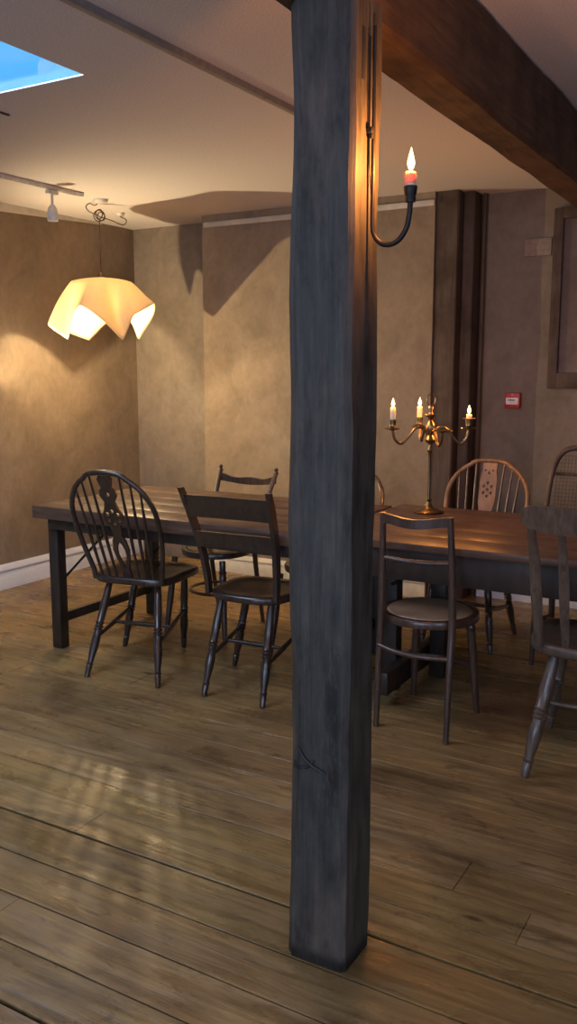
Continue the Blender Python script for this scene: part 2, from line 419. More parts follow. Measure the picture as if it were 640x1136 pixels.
# timber studs at the right of the breast
def rough_beam(x0, x1, y0, y1, z0, z1, axis, amp, ch, step=.06, sd=0.0):
    """long timber with chamfered, wavy arrises; axis 1=y, 2=z"""
    g_ = G(); L0, L1 = (y0, y1) if axis == 1 else (z0, z1)
    a0, a1 = x0, x1; b0, b1 = (z0, z1) if axis == 1 else (y0, y1)
    if isinstance(ch, (int, float)): ch = (ch,)*4
    nL = int((L1-L0)/step); rings = []
    for k in range(nL+1):
        t = L0+(L1-L0)*k/nL; ring = []
        cs = [(a0, b0, 1, 1, ch[0]), (a1, b0, -1, 1, ch[1]), (a1, b1, -1, -1, ch[2]), (a0, b1, 1, -1, ch[3])]
        for ci, (a, b_, da, db, c_) in enumerate(cs):
            c_ = c_*(1+.55*noise.noise(Vector((t*2.2, ci*5.1+sd, 1.7))))
            p1 = (a, b_+db*c_); p2 = (a+da*c_, b_)
            pr = (p1, p2) if ci in (0, 2) else (p2, p1)
            for q in pr:
                na = amp*noise.noise(Vector((t*2.4, ci*3.3+sd, 0)))+amp*.35*noise.noise(Vector((t*11, q[0]*9+sd, q[1]*9)))
                nb = amp*noise.noise(Vector((t*2.4, ci*3.3+sd, 9)))+amp*.35*noise.noise(Vector((t*11, q[0]*9+sd, q[1]*9+4)))
                pa, pb = q[0]+na, q[1]+nb
                ring.append((pa, t, pb) if axis == 1 else (pa, pb, t))
            # mid-face point
            nx = cs[(ci+1) % 4]
            ma, mb = (a+nx[0])/2, (b_+nx[1])/2
            na = amp*.5*noise.noise(Vector((t*4, ci+sd, 5))); nb = amp*.5*noise.noise(Vector((t*4, ci+sd, 15)))
            ring.append((ma+na, t, mb+nb) if axis == 1 else (ma+na, mb+nb, t))
        rings.append(ring)
    return g_.loops(rings)
st('trim_2', rough_beam(BX1+.002, -1.845, 5.13, 5.355, 0.0, CEIL-.004, 2, .004, .008, sd=3), M['stud'])
st('trim_3', rough_beam(-1.842, -1.775, 5.21, 5.355, 0.0, CEIL-.004, 2, .003, .006, sd=8), M['stud'])
g_ = G(); g_.tube([(-1.752, 5.33, 0.0), (-1.752, 5.33, CEIL-.003)], .014, 12); st('trim_4', g_, M['stud'])
# skirtings
def skirting(name, pts2, h, mt):
    g_ = G()
    g_.bm.free(); g_.bm = bmesh.new()
    prof = [(0, 0), (.018, 0), (.018, h*.62), (.014, h*.66), (.014, h*.72), (.021, h*.76), (.021, h*.82), (.010, h*.93), (.006, h), (0, h)]
    (ax, ay), (bx, by), (nx, ny) = pts2
    g_.loops([[(px+nx*d, py+ny*d, z) for d, z in prof] for px, py in ((ax, ay), (bx, by))])
    return st(name, g_, mt)
skirting('baseboard_left', ((ROOMX0, ROOMY0), (ROOMX0, ROOMY1), (1, 0)), .165, M['white'])
skirting('baseboard_back', ((-1.73, ROOMY1), (ROOMX1, ROOMY1), (0, -1)), .125, M['white'])
skirting('baseboard_breast', ((BX0, BY), (BX1, BY), (0, -1)), .13, M['cream'])
# cream fillet where the left wall meets the ceiling
g_ = G()
g_.loops([[(ROOMX0, y, CEIL), (ROOMX0+.012, y, CEIL), (ROOMX0+.012, y, CEIL-h_), (ROOMX0, y, CEIL-h_)] for y, h_ in ((1.0, .13), (3.9, .062), (5.0, .012))])
st('trim_5', g_, M['cream'])
# surface conduit across the ceiling
g_ = G(); g_.box((-1.875, 1.2, CEIL-.007), (.042, 5.2, .014), bev=.002); g_.box((-1.862, 1.2, CEIL-.017), (.012, 5.2, .012), bev=.002)
st('trim_6', g_, plain('conduit_paint', (.34, .33, .34), .5))
g_ = G(); g_.box((-2.92, 2.67, CEIL-.003), (.010, .15, .006)); st('trim_7', g_, M['stud'])

# ------------------------------------------------------------------ ceiling beam and post
st('trim_8', rough_beam(-1.03, -.892, ROOMY0, ROOMY1, 2.18, CEIL-.002, 1, .006, (.006, .012, .006, .006), sd=1), M['beam'])
pt = thing('timber_post', 'weathered grey timber post standing in the foreground under the ceiling beam', 'post', (-.935, 1.79, 0))
body = rough_beam(-.075, .088, -.073, .070, 0, 2.178, 2, .0065, (.030, .011, .012, .012), step=.04, sd=5).done('shaft', M['post'], pt)
g_ = G()
def crack(pts, r): g_.tube(bez(pts, 4), [r*(.35+.65*math.sin(math.pi*min(1, max(.05, k/(len(bez(pts, 4))-1))))) for k in range(len(bez(pts, 4)))], 6)
yf = -.0765
crack([(-.035, yf, .545), (-.018, yf, .520), (.004, yf, .506), (.022, yf, .500), (.038, yf, .493)], .0050)
crack([(-.030, yf, .500), (-.014, yf, .500), (-.002, yf, .513), (.008, yf, .522)], .0045)
crack([(-.046, yf, .512), (-.044, yf, .498), (-.032, yf, .492)], .0045)
ck = g_.done('crack', M['black'], pt); tag(ck, 'dark forked split in the post face')
g_ = G(); g_.box((.0885, .020, 1.95), (.004, .010, .40), bev=.001); g_.box((.0882, -.028, 2.06), (.003, .013, .10), bev=.001)
tag(g_.done('crack', M['black'], pt), 'long dark split behind the iron rod')

# ------------------------------------------------------------------ candles
def flame_mesh(h, r):
    return [(r*.25, 0), (r*.75, h*.12), (r, h*.28), (r*.92, h*.42), (r*.66, h*.62), (r*.34, h*.82), (r*.1, h*.96), (.0002, h)]
def candle(loc, h, r, label, W, group=None, hot=False):
    t = thing('candle', label, 'candle', loc, 0, group)
    g_ = G(); prof = [(r*.97, 0), (r, .002), (r*1.0, h-.004), (r*.93, h), (r*.6, h-.0015), (.001, h-.003)]
    g_.lathe((0, 0, 0), prof, 20)
    g_.tube(bez([(r*.98, 0, h-.003), (r*1.03, .001, h*.72), (r*1.0, .002, h*.5)], 4), [r*.1, r*.13, r*.14, r*.15, r*.16, r*.16, r*.17, r*.2, r*.12], 6)
    g_.done('wax', M['wax'], t)
    if hot:  # upper sleeve with the flame glow put into its colour
        g_ = G(); g_.lathe((0, 0, h*.55), [(r*1.03, 0), (r*1.05, h*.1), (r*1.04, h*.43), (r*.9, h*.462), (.001, h*.455)], 20)
        tag(g_.done('wax', M['wax_glow'], t), 'candle top with the orange-red flame glow painted in')
    g_ = G(); g_.tube([(0, 0, h-.004), (.0004, 0, h+.005), (.0015, 0, h+.010)], .0009, 6); g_.done('wick', M['wick'], t)
    fh = .046 if hot else .040; fr = .0078 if hot else .0085
    g_ = G(); g_.lathe((0, 0, h+.004), flame_mesh(fh, fr), 16); fo = g_.done('flame', M['flame'], t)
    fo.visible_shadow = True
    l = bpy.data.lights.new('flame_light', 'POINT'); l.energy = W; l.color = (1, .34, .07); l.shadow_soft_size = .011
    lo = bpy.data.objects.new('flame_light', l); C.objects.link(lo); lo.parent = t; lo.location = (0, 0, h+.026)
    fo.visible_shadow = False
    return t

# ------------------------------------------------------------------ iron sconce on the post
PX = -.845
s = thing('wall_sconce', 'black iron hook-shaped candle sconce fixed to the side of the timber post', 'sconce', (PX, 1.79, 1.68))
g_ = G(); y = 0
path = [(.0105, 0, .44), (.0100, 0, .36), (.010, 0, .24), (.010, 0, .12), (.0100, 0, .055), (.014, 0, .025), (.030, 0, .006), (.052, 0, .002), (.072, 0, .010), (.088, 0, .032), (.094, 0, .058), (.096, 0, .083)]
pts = bez(path, 8); g_.tube(pts, [.0032+.0026*min(1, i/50) for i in range(len(pts))], 10)
g_.done('arm', M['iron'], s)
g_ = G(); pts = bez([(.0035, -.006, .42), (.0035, -.007, .30), (.004, -.005, .18), (.008, -.002, .10)], 6); g_.tube(pts, .0018, 8); g_.done('back_rod', M['iron'], s)
g_ = G(); g_.box((.006, -.004, .235), (.013, .020, .012), bev=.002); g_.box((.009, -.004, .228), (.006, .014, .020), bev=.002); g_.done('staple', M['iron'], s)
g_ = G(); g_.lathe((.096, 0, .082), [(.004, 0), (.0105, .0015), (.0115, .010), (.0105, .013), (.0125, .018), (.0145, .031), (.0138, .0335), (.0115, .033), (.0108, .010), (.001, .010)], 20)
g_.done('candle_cup', M['iron'], s)
candle((PX+.096, 1.79, 1.68+.0925), .050, .0105, 'lit candle in the black iron sconce on the timber post', SCONCE_W, hot=True)

# ------------------------------------------------------------------ pendant lamp
LX, LY = -3.95, 4.42
p = thing('pendant_lamp', 'cream draped-cloth pendant lamp hanging over the left end of the table', 'lamp', (LX, LY, 0))
camd = math.atan2(0-LY, 0-LX)                        # direction from lamp to the viewer's side of the room
def hem(a):
    """a: angle around the lamp measured from the room side, counter-clockwise seen from above"""
    corners = [-55, 28, 118, 200, 305]; cz = [1.605, 1.600, 1.615, 1.612, 1.605]
    mids = [(-100, 1.715), (-22, 1.805), (70, 1.835), (160, 1.80), (260, 1.715), (338, 1.805)]
    pts = sorted([(q, z, .262) for q, z in zip(corners, cz)] + [(q, z, .345) for q, z in mids] + [(42, 1.755, .285)])
    a = (a+100) % 360 - 100
    for (a0, z0, r0), (a1, z1, r1) in zip(pts, pts[1:]):
        if a0 <= a <= a1:
            t = (a-a0)/(a1-a0); tz = t if abs(t-.5) > .5 else t
            s_ = t*t*(3-2*t)
            return z0+(z1-z0)*(.7*t+.3*s_), r0+(r1-r0)*s_
    return 1.7, .3
NA, NT = 144, 22; rings = []
for k in range(NT+1):
    t = k/NT; ring = []
    for j in range(NA):
        a = 360*j/NA; hz, hr = hem(a); wa = camd + R(a)
        fold = .5+.5*math.cos(R((a+14)*4.2))
        rt = .180+.010*math.cos(R(a*4)+.5)
        if t < .32:
            q = t/.32; r = .012+(rt-.012)*q; z = 1.992-.022*q**2.5
        else:
            q = (t-.32)/.68; r = rt+(hr-rt)*(q**.92); z = 1.970+(hz-1.970)*(.12*q+.88*(1-(1-q)**1.0)*(1 if True else q))
            r += .012*math.sin(math.pi*q)*math.cos(R(a*8+40))
            if q < .12: z -= 0
        ring.append((r*math.cos(wa), r*math.sin(wa), z))
    rings.append(ring)
g_ = G(); g_.loops(rings, cap=False)
sh = g_.done('lamp_shade', M['shade'], p, sharp=80)
so = sh.modifiers.new('thick', 'SOLIDIFY'); so.thickness = .0022; so.offset = 0
g_ = G(); g_.lathe((0, 0, 1.955), [(.016, 0), (.02, .004), (.02, .03), (.034, .036), (.034, .041), (.016, .045), (.013, .068), (.008, .075)], 20); g_.done('lamp_holder', M['brass'], p)
g_ = G(); g_.lathe((0, 0, 1.775), [(.001, 0), (.014, .003), (.026, .014), (.031, .030), (.029, .048), (.019, .072), (.0135, .092), (.0135, .112)], 20)
bo = g_.done('bulb', M['bulb'], p); bo.visible_shadow = False
g_ = G(); g_.tube([(0, 0, 1.885), (0, 0, 1.957)], .015, 14); g_.done('socket', M['brass'], p)
g_ = G(); tg = (0, 0, 2.37)
g_.tube(bez([(0, 0, 2.02), (0, 0, 2.2), (.002, -.002, 2.345)], 5), .0032, 8)
ringc = lambda cx, cy, cz, r, ax, n_=20: [(cx+r*math.cos(2*math.pi*k/n_)*math.cos(ax), cy+r*math.cos(2*math.pi*k/n_)*math.sin(ax), cz+r*math.sin(2*math.pi*k/n_)) for k in range(n_)]
yw = R(30.2)
g_.tube(ringc(0, 0, 2.375, .034, yw), .0035, 8, closed=True)
g_.tube(ringc(.008, .01, 2.372, .026, yw+.7), .0035, 8, closed=True)
g_.tube(ringc(-.006, .006, 2.385, .030, yw-.6), .0035, 8, closed=True)
g_.tube(bez([(.0, 0, 2.375), (-.05, -.035, 2.400), (-.065, -.045, 2.43), (-.03, -.05, 2.444), (.03, -.07, 2.425), (.09, -.09, 2.438)], 6), .0032, 8)
g_.tube(bez([(0, 0, 2.37), (.03, .08, 2.355), (.0, .20, 2.350), (-.04, .29, 2.365), (-.06, .33, 2.40), (-.11, .33, 2.425)], 6), .0032, 8)
g_.done('cord', M['cord'], p)
g_ = G(); g_.lathe((.10, -.095, CEIL-.026), [(.010, 0), (.030, .004), (.042, .012), (.046, .024), (.046, .026)], 24); g_.done('ceiling_rose', M['trackwhite'], p)
g_ = G(); g_.lathe((-.11, .33, CEIL-.022), [(.006, 0), (.020, .003), (.027, .012), (.030, .021), (.030, .022)], 20); g_.done('ceiling_hook', M['trackwhite'], p)
l = bpy.data.lights.new('bulb_light', 'POINT'); l.energy = PENDANT_W; l.color = (1, .74, .42); l.shadow_soft_size = .028
lo = bpy.data.objects.new('bulb_light', l); C.objects.link(lo); lo.parent = p; lo.location = (0, 0, 1.81)

# ------------------------------------------------------------------ lighting track and its spot
g_ = G(); g_.box((-3.81, 2.80, CEIL-.011), (.034, 2.62, .020), bev=.002); g_.box((-3.81, 2.80, CEIL-.0225), (.016, 2.60, .003))
g_.box((-3.81, 4.112, CEIL-.011), (.038, .014, .024), bev=.003)
tag(g_.done('lighting_track', M['trackwhite']), 'white lighting track on the ceiling left of the pendant lamp', 'track')
s = thing('track_spotlight', 'small white spotlight hanging from the ceiling track', 'spotlight', (-3.81, 3.875, CEIL-.025))
g_ = G(); g_.box((0, 0, -.012), (.030, .075, .022), bev=.004); g_.done('adapter', M['trackwhite'], s)
g_ = G(); g_.tube([(0, 0, -.02), (0, 0, -.088)], .0075, 10); g_.done('stem', M['trackwhite'], s)
g_ = G(); g_.lathe((0, 0, -.168), [(.002, .018), (.020, .016), (.026, .001), (.0295, 0), (.031, .010), (.031, .045), (.024, .072), (.012, .088), (.002, .091)], 22, (0, 0, 1)); g_.done('lamp_head', M['trackwhite'], s)

# ------------------------------------------------------------------ adjustable spotlight on the left wall (throws the pendant's shadow)
s = thing('wall_spotlight', 'small brass adjustable spotlight on the left wall aimed up at the pendant lamp', 'spotlight', (ROOMX0, 3.80, 1.27))
g_ = G(); g_.lathe((0, 0, 0), [(.045, 0), (.045, .006), (.03, .012), (.012, .016)], 24, (1, 0, 0)); g_.done('wall_plate', M['brass'], s)
ad_ = Vector((.75, .62, .32)).normalized(); hd = Vector((.055, 0, .03))
g_ = G(); g_.tube(bez([(.012, 0, 0), (.02, -.02, -.012), (.03, -.04, -.01), hd-ad_*.05], 5), .005, 8); g_.done('arm', M['brass'], s)
g_ = G(); g_.lathe(hd-ad_*.055, [(.010, 0), (.020, .004), (.022, .02), (.030, .05), (.034, .075), (.030, .074), (.022, .05), (.001, .040)], 22, ad_); g_.done('lamp_head', M['brass'], s)
g_ = G(); g_.lathe(hd-ad_*.012, [(.006, 0), (.018, .006), (.022, .016), (.012, .024), (.001, .026)], 18, ad_); bo = g_.done('bulb', M['bulb'], s); bo.visible_shadow = False
l = bpy.data.lights.new('spot_light', 'SPOT'); l.energy = WALLLAMP_W; l.color = (1, .74, .40); l.shadow_soft_size = .014; l.spot_size = R(150); l.spot_blend = 1.0
lo = bpy.data.objects.new('spot_light', l); C.objects.link(lo); lo.parent = s; lo.location = hd+ad_*.024
lo.rotation_euler = (-ad_).to_track_quat('Z', 'Y').to_euler()

# ------------------------------------------------------------------ things on the back wall
s = thing('fire_call_point', 'small red fire alarm call point with white label on the back wall', 'alarm', (-1.543, ROOMY1, 1.237))
g_ = G(); g_.box((0, -.02, 0), (.092, .040, .092), bev=.006); g_.done('housing', M['red'], s)
g_ = G(); g_.box((0, -.0415, -.004), (.074, .003, .040), bev=.001); g_.done('label_plate', M['label'], s)
g_ = G(); g_.box((0, -.0433, .002), (.036, .001, .006)); g_.box((-.022, -.0433, .002), (.006, .001, .004)); g_.done('marking', M['black'], s)
g_ = G(); g_.lathe((0, -.040, .034), [(.003, 0), (.003, .002)], 10, (0, -1, 0)); g_.done('screw', M['label'], s)
g_ = G(); g_.box((-1.433, ROOMY1-.008, 2.123), (.156, .016, .098), bev=.003)
for k in range(2): g_.box((-1.433, ROOMY1-.018, 2.10+.04*k), (.12, .004, .006), bev=.001)
tag(g_.done('wall_plate', M['plate']), 'faint brown rectangular plate high on the back wall', 'plate')
fr = thing('picture_frame', 'tall dark wooden frame with mottled picture on the back wall under the beam', 'picture', (-1.20, ROOMY1, 1.31))
g_ = G(); FW, FH = .285, 1.02
g_.box((-FW/2+.028, -.018, FH/2), (.056, .036, FH), bev=.005); g_.box((FW/2-.028, -.018, FH/2), (.056, .036, FH), bev=.005)
g_.box((0, -.018, .046), (FW-.10, .034, .092), bev=.005); g_.box((0, -.018, FH-.030), (FW-.10, .034, .060), bev=.005)
g_.done('frame', M['stud'], fr)
g_ = G(); g_.box((0, -.008, FH/2), (FW-.09, .010, FH-.12)); g_.done('picture', M['canvas'], fr)

# ------------------------------------------------------------------ tables
def table(name, label, x0, x1, y0, y1, top_z, slab_t, apron, legx, ov, mt_top):
    cx, cy = (x0+x1)/2, (y0+y1)/2; W, D = x1-x0, y1-y0
    t = thing(name, label, 'table', (cx, cy, 0))
    g_ = G(); nb = 5; r_ = random.Random(len(label))
    for k in range(nb):
        yy0 = -D/2+D*k/nb; yy1 = -D/2+D*(k+1)/nb
        g_.box((r_.uniform(-.004, .004), (yy0+yy1)/2, top_z-slab_t/2-r_.uniform(0, .0015)), (W, yy1-yy0-.002, slab_t), bev=.004)
    g_.done('table_top', mt_top, t)
    g_ = G(); az = top_z-slab_t-apron/2-.0005
    for sg in (-1, 1): g_.box((0, sg*(D/2-ov-.012), az), (W-.16, .024, apron), bev=.002)
    for sg in (-1, 1): g_.box((sg*(W/2-.09), 0, az), (.026, D-2*ov-.05, apron), bev=.002)
    g_.done('apron', M['tablefrm'], t)
    zb = top_z-slab_t-.001
    for sx_ in legx:
        for sy_ in (-1, 1):
            g_ = G(); ly = sy_*(D/2-.045)
            g_.box((sx_, ly-sy_*.030, zb/2), (.062, .060, zb), bev=.006); g_.done('leg', M['tablefrm'], t)
        g_ = G(); g_.bar((sx_, -D/2+.1, .155), (sx_, D/2-.1, .155), .028, .05, bev=.004); g_.done('stretcher', M['tablefrm'], t)
        inn = 1 if sx_ < 0 else -1
        for sy_ in ((-1, 1) if sx_ < 0 else ()):
            g_ = G(); g_.tube([(sx_+inn*.02, sy_*(D/2-.09), .36), (sx_+inn*.34, sy_*(D/2-.09), zb-.03)], .0065, 8); g_.done('brace', M['iron'], t)
    return t
table('dining_table', 'long dark plank dining table at left with a wheel-back chair at its end', -3.34, -1.765, 3.17, 4.075, .745, .062, .055, (-.70, .735), .03, M['tabletop'])
t2 = table('dining_table', 'dark plank dining table on the right carrying the candelabra', -1.755, .35, 3.20, 4.16, .745, .030, .125, (-.0,), .02, M['tabletop'])
for ch in list(t2.children):
    if ch.name.startswith(('leg', 'stretcher', 'brace')): bpy.data.objects.remove(ch)
for lx in (-.83, .92):
    for ly in (-.13, .13) if lx < 0 else (-.4, .4):
        g_ = G(); q = 0.0
        g_.box((lx+(.13 if ly > 0 and lx < 0 else 0), ly, .357), (.075, .07, .714), bev=.006); g_.done('leg', M['tablefrm'], t2)
    g_ = G(); g_.bar((lx+.06, -.36, .10), (lx+.06, .40, .10), .05, .10, bev=.004); g_.done('stretcher', M['tablefrm'], t2)
    g_ = G(); g_.tube([(lx+.03, -.2, .50), (lx+.20, -.34, .60)], .008, 8); g_.done('brace', M['iron'], t2)

# ------------------------------------------------------------------ chairs
TURN = [(0, .013), (.10, .0165), (.30, .0195), (.44, .0175), (.455, .0215), (.475, .0160), (.49, .0220), (.51, .0160), (.525, .0215), (.545, .0165), (.62, .0205), (.70, .0205), (.82, .0145), (.86, .0135), (.87, .0175), (.885, .0130), (.90, .0150), (1, .0115)]
SLIM = [(0, .012), (.3, .0165), (.6, .016), (1, .0105)]
ROUNDLEG = [(0, .017), (.12, .0165), (.14, .021), (.17, .0165), (.20, .0205), (.24, .017), (.5, .0185), (1, .012)]
def superell(a, b, n_=2.6, k=36, yo=0, taper=0.0):
    out = []
    for i in range(k):
        t = 2*math.pi*i/k; c_, s_ = math.cos(t), math.sin(t)
        x = a*abs(c_)**(2/n_)*(1 if c_ >= 0 else -1); y = b*abs(s_)**(2/n_)*(1 if s_ >= 0 else -1)
        x *= 1+taper*y/b; out.append((x, y+yo))
    return out
def legs(t, tops, feet, z0, prof, mt, hgt=.20, cross=True, side_t=.55, r=.010):
    for a, b_ in zip(tops, feet):
        g_ = G(); g_.turned((a[0], a[1], z0), (b_[0], b_[1], 0), prof); g_.done('leg', mt, t)
    def at(i, tt): a = Vector((*tops[i], z0)); b_ = Vector((*feet[i], 0)); return a.lerp(b_, tt)
    # order: rear-left, rear-right, front-left, front-right
    for i, j in ((0, 2), (1, 3)):
        g_ = G(); g_.turned(at(i, side_t+.06), at(j, side_t-.06), [(0, r*.7), (.5, r*1.25), (1, r*.7)]); g_.done('stretcher', mt, t)
    if cross:
        a = (at(0, side_t+.06)+at(2, side_t-.06))/2; b_ = (at(1, side_t+.06)+at(3, side_t-.06))/2
        g_ = G(); g_.turned(a, b_, [(0, r*.7), (.5, r*1.25), (1, r*.7)]); g_.done('stretcher', mt, t)

def circ(cx, cy, r, k=20, ry=None): return [(cx+r*math.cos(2*math.pi*i/k), cy+(ry or r)*math.sin(2*math.pi*i/k)) for i in range(k)]
def wheelback(label, loc, rz, mt, mts, lean=.19, hh=.50, hw=.215, base_w=.178, feet=None, seat=(.215, .205), variant=0, splat_mt=None):
    t = thing('wheelback_chair', label, 'chair', loc, rz)
    ZS = .455
    G().slab(superell(seat[0], seat[1], 4.2, 48, 0, .03), ZS-.034, ZS, .009, .006).done('seat', mts, t)
    yb = -seat[1]+.03
    def P(u, v): return Vector((u, yb-lean*(v/hh)**1.15 if v > 0 else yb, ZS+v))     # u across, v up the back
    def hx(v):        # half-width of hoop at height v
        q = v/hh
        if q < .55: return base_w+(hw-base_w)*math.sin(q/.55*math.pi/2)
        return hw*math.sqrt(max(0, 1-((q-.55)/.45)**2.15))
    vsx = [hh*.95*(i/22) for i in range(23)]
    left = [P(-hx(v), v) for v in vsx]; q = hx(vsx[-1])
    topp = [P(q*math.cos(a), vsx[-1]+(hh-vsx[-1])*math.sin(a)) for a in [math.pi*(1-i/10) for i in range(1, 10)]]
    right = [P(hx(v), v) for v in reversed(vsx)]
    pts = left+topp+right
    pts[0].z -= .02; pts[-1].z -= .02
    G().tube(pts, .0125, 12, flat=.95).done('hoop', mt, t)
    for sg in (-1, 1):
        for k, (u0, u1) in enumerate(((.060, .078), (.098, .128), (.137, .174))):
            u0 = u0; vt = hh*.5
            # find where the spindle meets the hoop
            for i in range(200):
                v = hh*i/200; uu = u0+(u1-u0)*v/hh
                if v > hh*.5 and uu >= hx(v): break
                vt = v
            G().turned(P(sg*u0, -.012), P(sg*(u0+(u1-u0)*vt/hh), vt+.004), [(0, .0062), (.4, .0080), (1, .0052)], 10).done('spindle', mt, t)
    # pierced splat
    B = P(0, 0); Tp = P(0, hh*.985); up = (Tp-B).normalized(); L = (Tp-B).length
    xax = Vector((1, 0, 0)); nz = xax.cross(up)
    m4 = Matrix((xax, up, nz)).transposed().to_4x4(); m4.translation = B
    if variant == 0:
        R_ = [(-.026, -.006), (-.020, .05), (-.034, .10), (-.043, .15), (-.034, .20), (-.022, .225)]
        wheel_y = L*.60; wr = .052
        o1 = R_ + [(wr*math.cos(a), wheel_y+wr*math.sin(a)) for a in [R(-125-180*0-d) for d in range(0, 100, 14)]]
        o1 += [(-.026, L*.745), (-.044, L*.80), (-.040, L*.85), (-.026, L*.875), (-.038, L*.955), (-.026, L*.99)]
        outer = o1 + [(-x, y_) for x, y_ in reversed(o1)]
        holes = [[(x, y_) for x, y_ in [(.0, .045), (.010, .075), (.022, .12), (.021, .150), (.012, .178), (0, .195), (-.012, .178), (-.021, .150), (-.022, .12), (-.010, .075)]]]
        for k in range(6):
            a = math.pi/2+k*math.pi/3
            c0 = (.031*math.cos(a), wheel_y+.031*math.sin(a)); holes.append(circ(*c0, .0105, 10))
        holes.append(circ(0, L*.815, .011, 12)); holes.append(circ(-.018, L*.93, .006, 8)); holes.append(circ(.018, L*.93, .006, 8))
    else:
        o1 = [(-.030, -.006), (-.027, .10), (-.034, .20), (-.046, .26), (-.047, L*.8), (-.038, L*.9), (-.040, L*.985)]
        outer = o1 + [(-x, y_) for x, y_ in reversed(o1)]; holes = []
        cy = L*.68
        for k in range(6):
            a = k*math.pi/3+math.pi/6; holes.append(circ(.024*math.cos(a), cy+.036*math.sin(a), .0075, 10, .010))
        holes += [circ(0, cy, .008, 10), circ(-.021, L*.90, .006, 8), circ(.021, L*.90, .006, 8), circ(0, L*.87, .0075, 10), circ(0, .12, .010, 12, .035)]
    g_ = G(); g_.flat([outer]+holes, .011, m4); g_.done('splat', splat_mt or mt, t)
    tops = [(-.13, -.125), (.13, -.125), (-.135, .13), (.135, .13)]
    feet = feet or [(-.19, -.22), (.19, -.22), (-.185, .19), (.185, .19)]
    legs(t, tops, feet, ZS-.03, TURN, mt)
    return t
def loc_feet(loc, rz, pts):
    c_, s_ = math.cos(-rz), math.sin(-rz); out = []
    for x, y_ in pts:
        dx, dy = x-loc[0], y_-loc[1]; out.append((c_*dx-s_*dy, s_*dx+c_*dy))
    return out
# A: near, left end of the table
LA = (-2.735, 3.325, 0); RA = R(9)
wheelback('dark wheel-back hoop chair at the left end of the long table, back to the room', LA, RA, M['dark'], M['dark'], lean=.19, hh=.515, hw=.222,
          feet=loc_feet(LA, RA, [(-2.819, 2.965), (-2.441, 3.019), (-2.975, 3.42), (-2.70, 3.56)]))
# E: far side, right
wheelback('honey wooden wheel-back chair beyond the right table behind the candelabra', (-1.475, 4.43, 0), R(180), M['mid'], M['mid'], lean=.13, hh=.475, hw=.225, variant=1, splat_mt=M['honey'])
for o in bpy.data.objects:
    if o.name.startswith('hoop') and o.parent.get('label', '').startswith('honey'): o.data.materials[0] = M['honey']

# B: scroll-back kitchen chair
LB = (-2.07, 3.30, 0); RB = R(3)
t = thing('kitchen_chair', 'dark slat-back kitchen chair with two broad rails, beside the post', 'chair', LB, RB)
ZS = .455
G().slab(superell(.20, .195, 3.0, 40, 0, .05), ZS-.032, ZS, .009, .005).done('seat', M['dark'], t)
def backpost(sg, mt, t, xb=.168, xt=.212, yb=-.16, top=.485, lean=.145, w0=.030, w1=.040, th=.020):
    rings = []
    for k in range(17):
        q = k/16; v = top*q; x = sg*(xb+(xt-xb)*q**1.2); y_ = yb-lean*(q**1.5)+.012*math.sin(math.pi*q)
        w_ = (w0+(w1-w0)*math.sin(math.pi*q*.9))/2; h_ = th/2
        if q > .93: w_ *= .8
        z = ZS-.01+v
        rings.append([(x-h_, y_-w_, z), (x-h_*.3, y_-w_*1.1, z), (x+h_*.3, y_-w_*1.1, z), (x+h_, y_-w_, z), (x+h_, y_+w_, z), (x+h_*.3, y_+w_*1.1, z), (x-h_*.3, y_+w_*1.1, z), (x-h_, y_+w_, z)])
    G().loops(rings).done('back_post', mt, t)
for sg in (-1, 1): backpost(sg, M['dark'], t)
def rail(z0, z1, xh, y_c, bow, th, mt, t, name='back_rail', shape=None, tilt=0.0, n_=20):
    rings = []
    for k in range(n_+1):
        q = -1+2*k/n_; x = xh*q; y_ = y_c-bow*(1-q*q)
        a, b_ = z0, z1
        if shape: a, b_ = shape(q, z0, z1)
        h_ = th/2; zm = (z0+z1)/2
        rings.append([(x, y_-h_-tilt*(z-zm) if s_ < 0 else y_+h_-tilt*(z-zm), z) for s_, z in ((-1, a+.003), (-1, b_-.003), (-.1, b_), (1, b_), (1, b_-.003), (1, a+.003), (1, a), (-.1, a))])
    return G().loops(rings).done(name, mt, t)
rail(.800, .902, .204, -.272, .020, .016, M['dark'], t, shape=lambda q, a, b_: (a+.006*(1-q*q), b_-.004+.006*(1-abs(q))), tilt=.35)
rail(.660, .735, .190, -.220, .016, .015, M['dark'], t, shape=lambda q, a, b_: (a+.012*(1-q*q), b_+.004*(1-q*q)), tilt=.35)
legs(t, [(-.125, -.125), (.125, -.125), (-.13, .13), (.13, .13)],
     loc_feet(LB, RB, [(-2.202, 3.041), (-1.906, 3.054), (-2.313, 3.452), (-1.98, 3.50)]), ZS-.03, TURN, M['dark'])

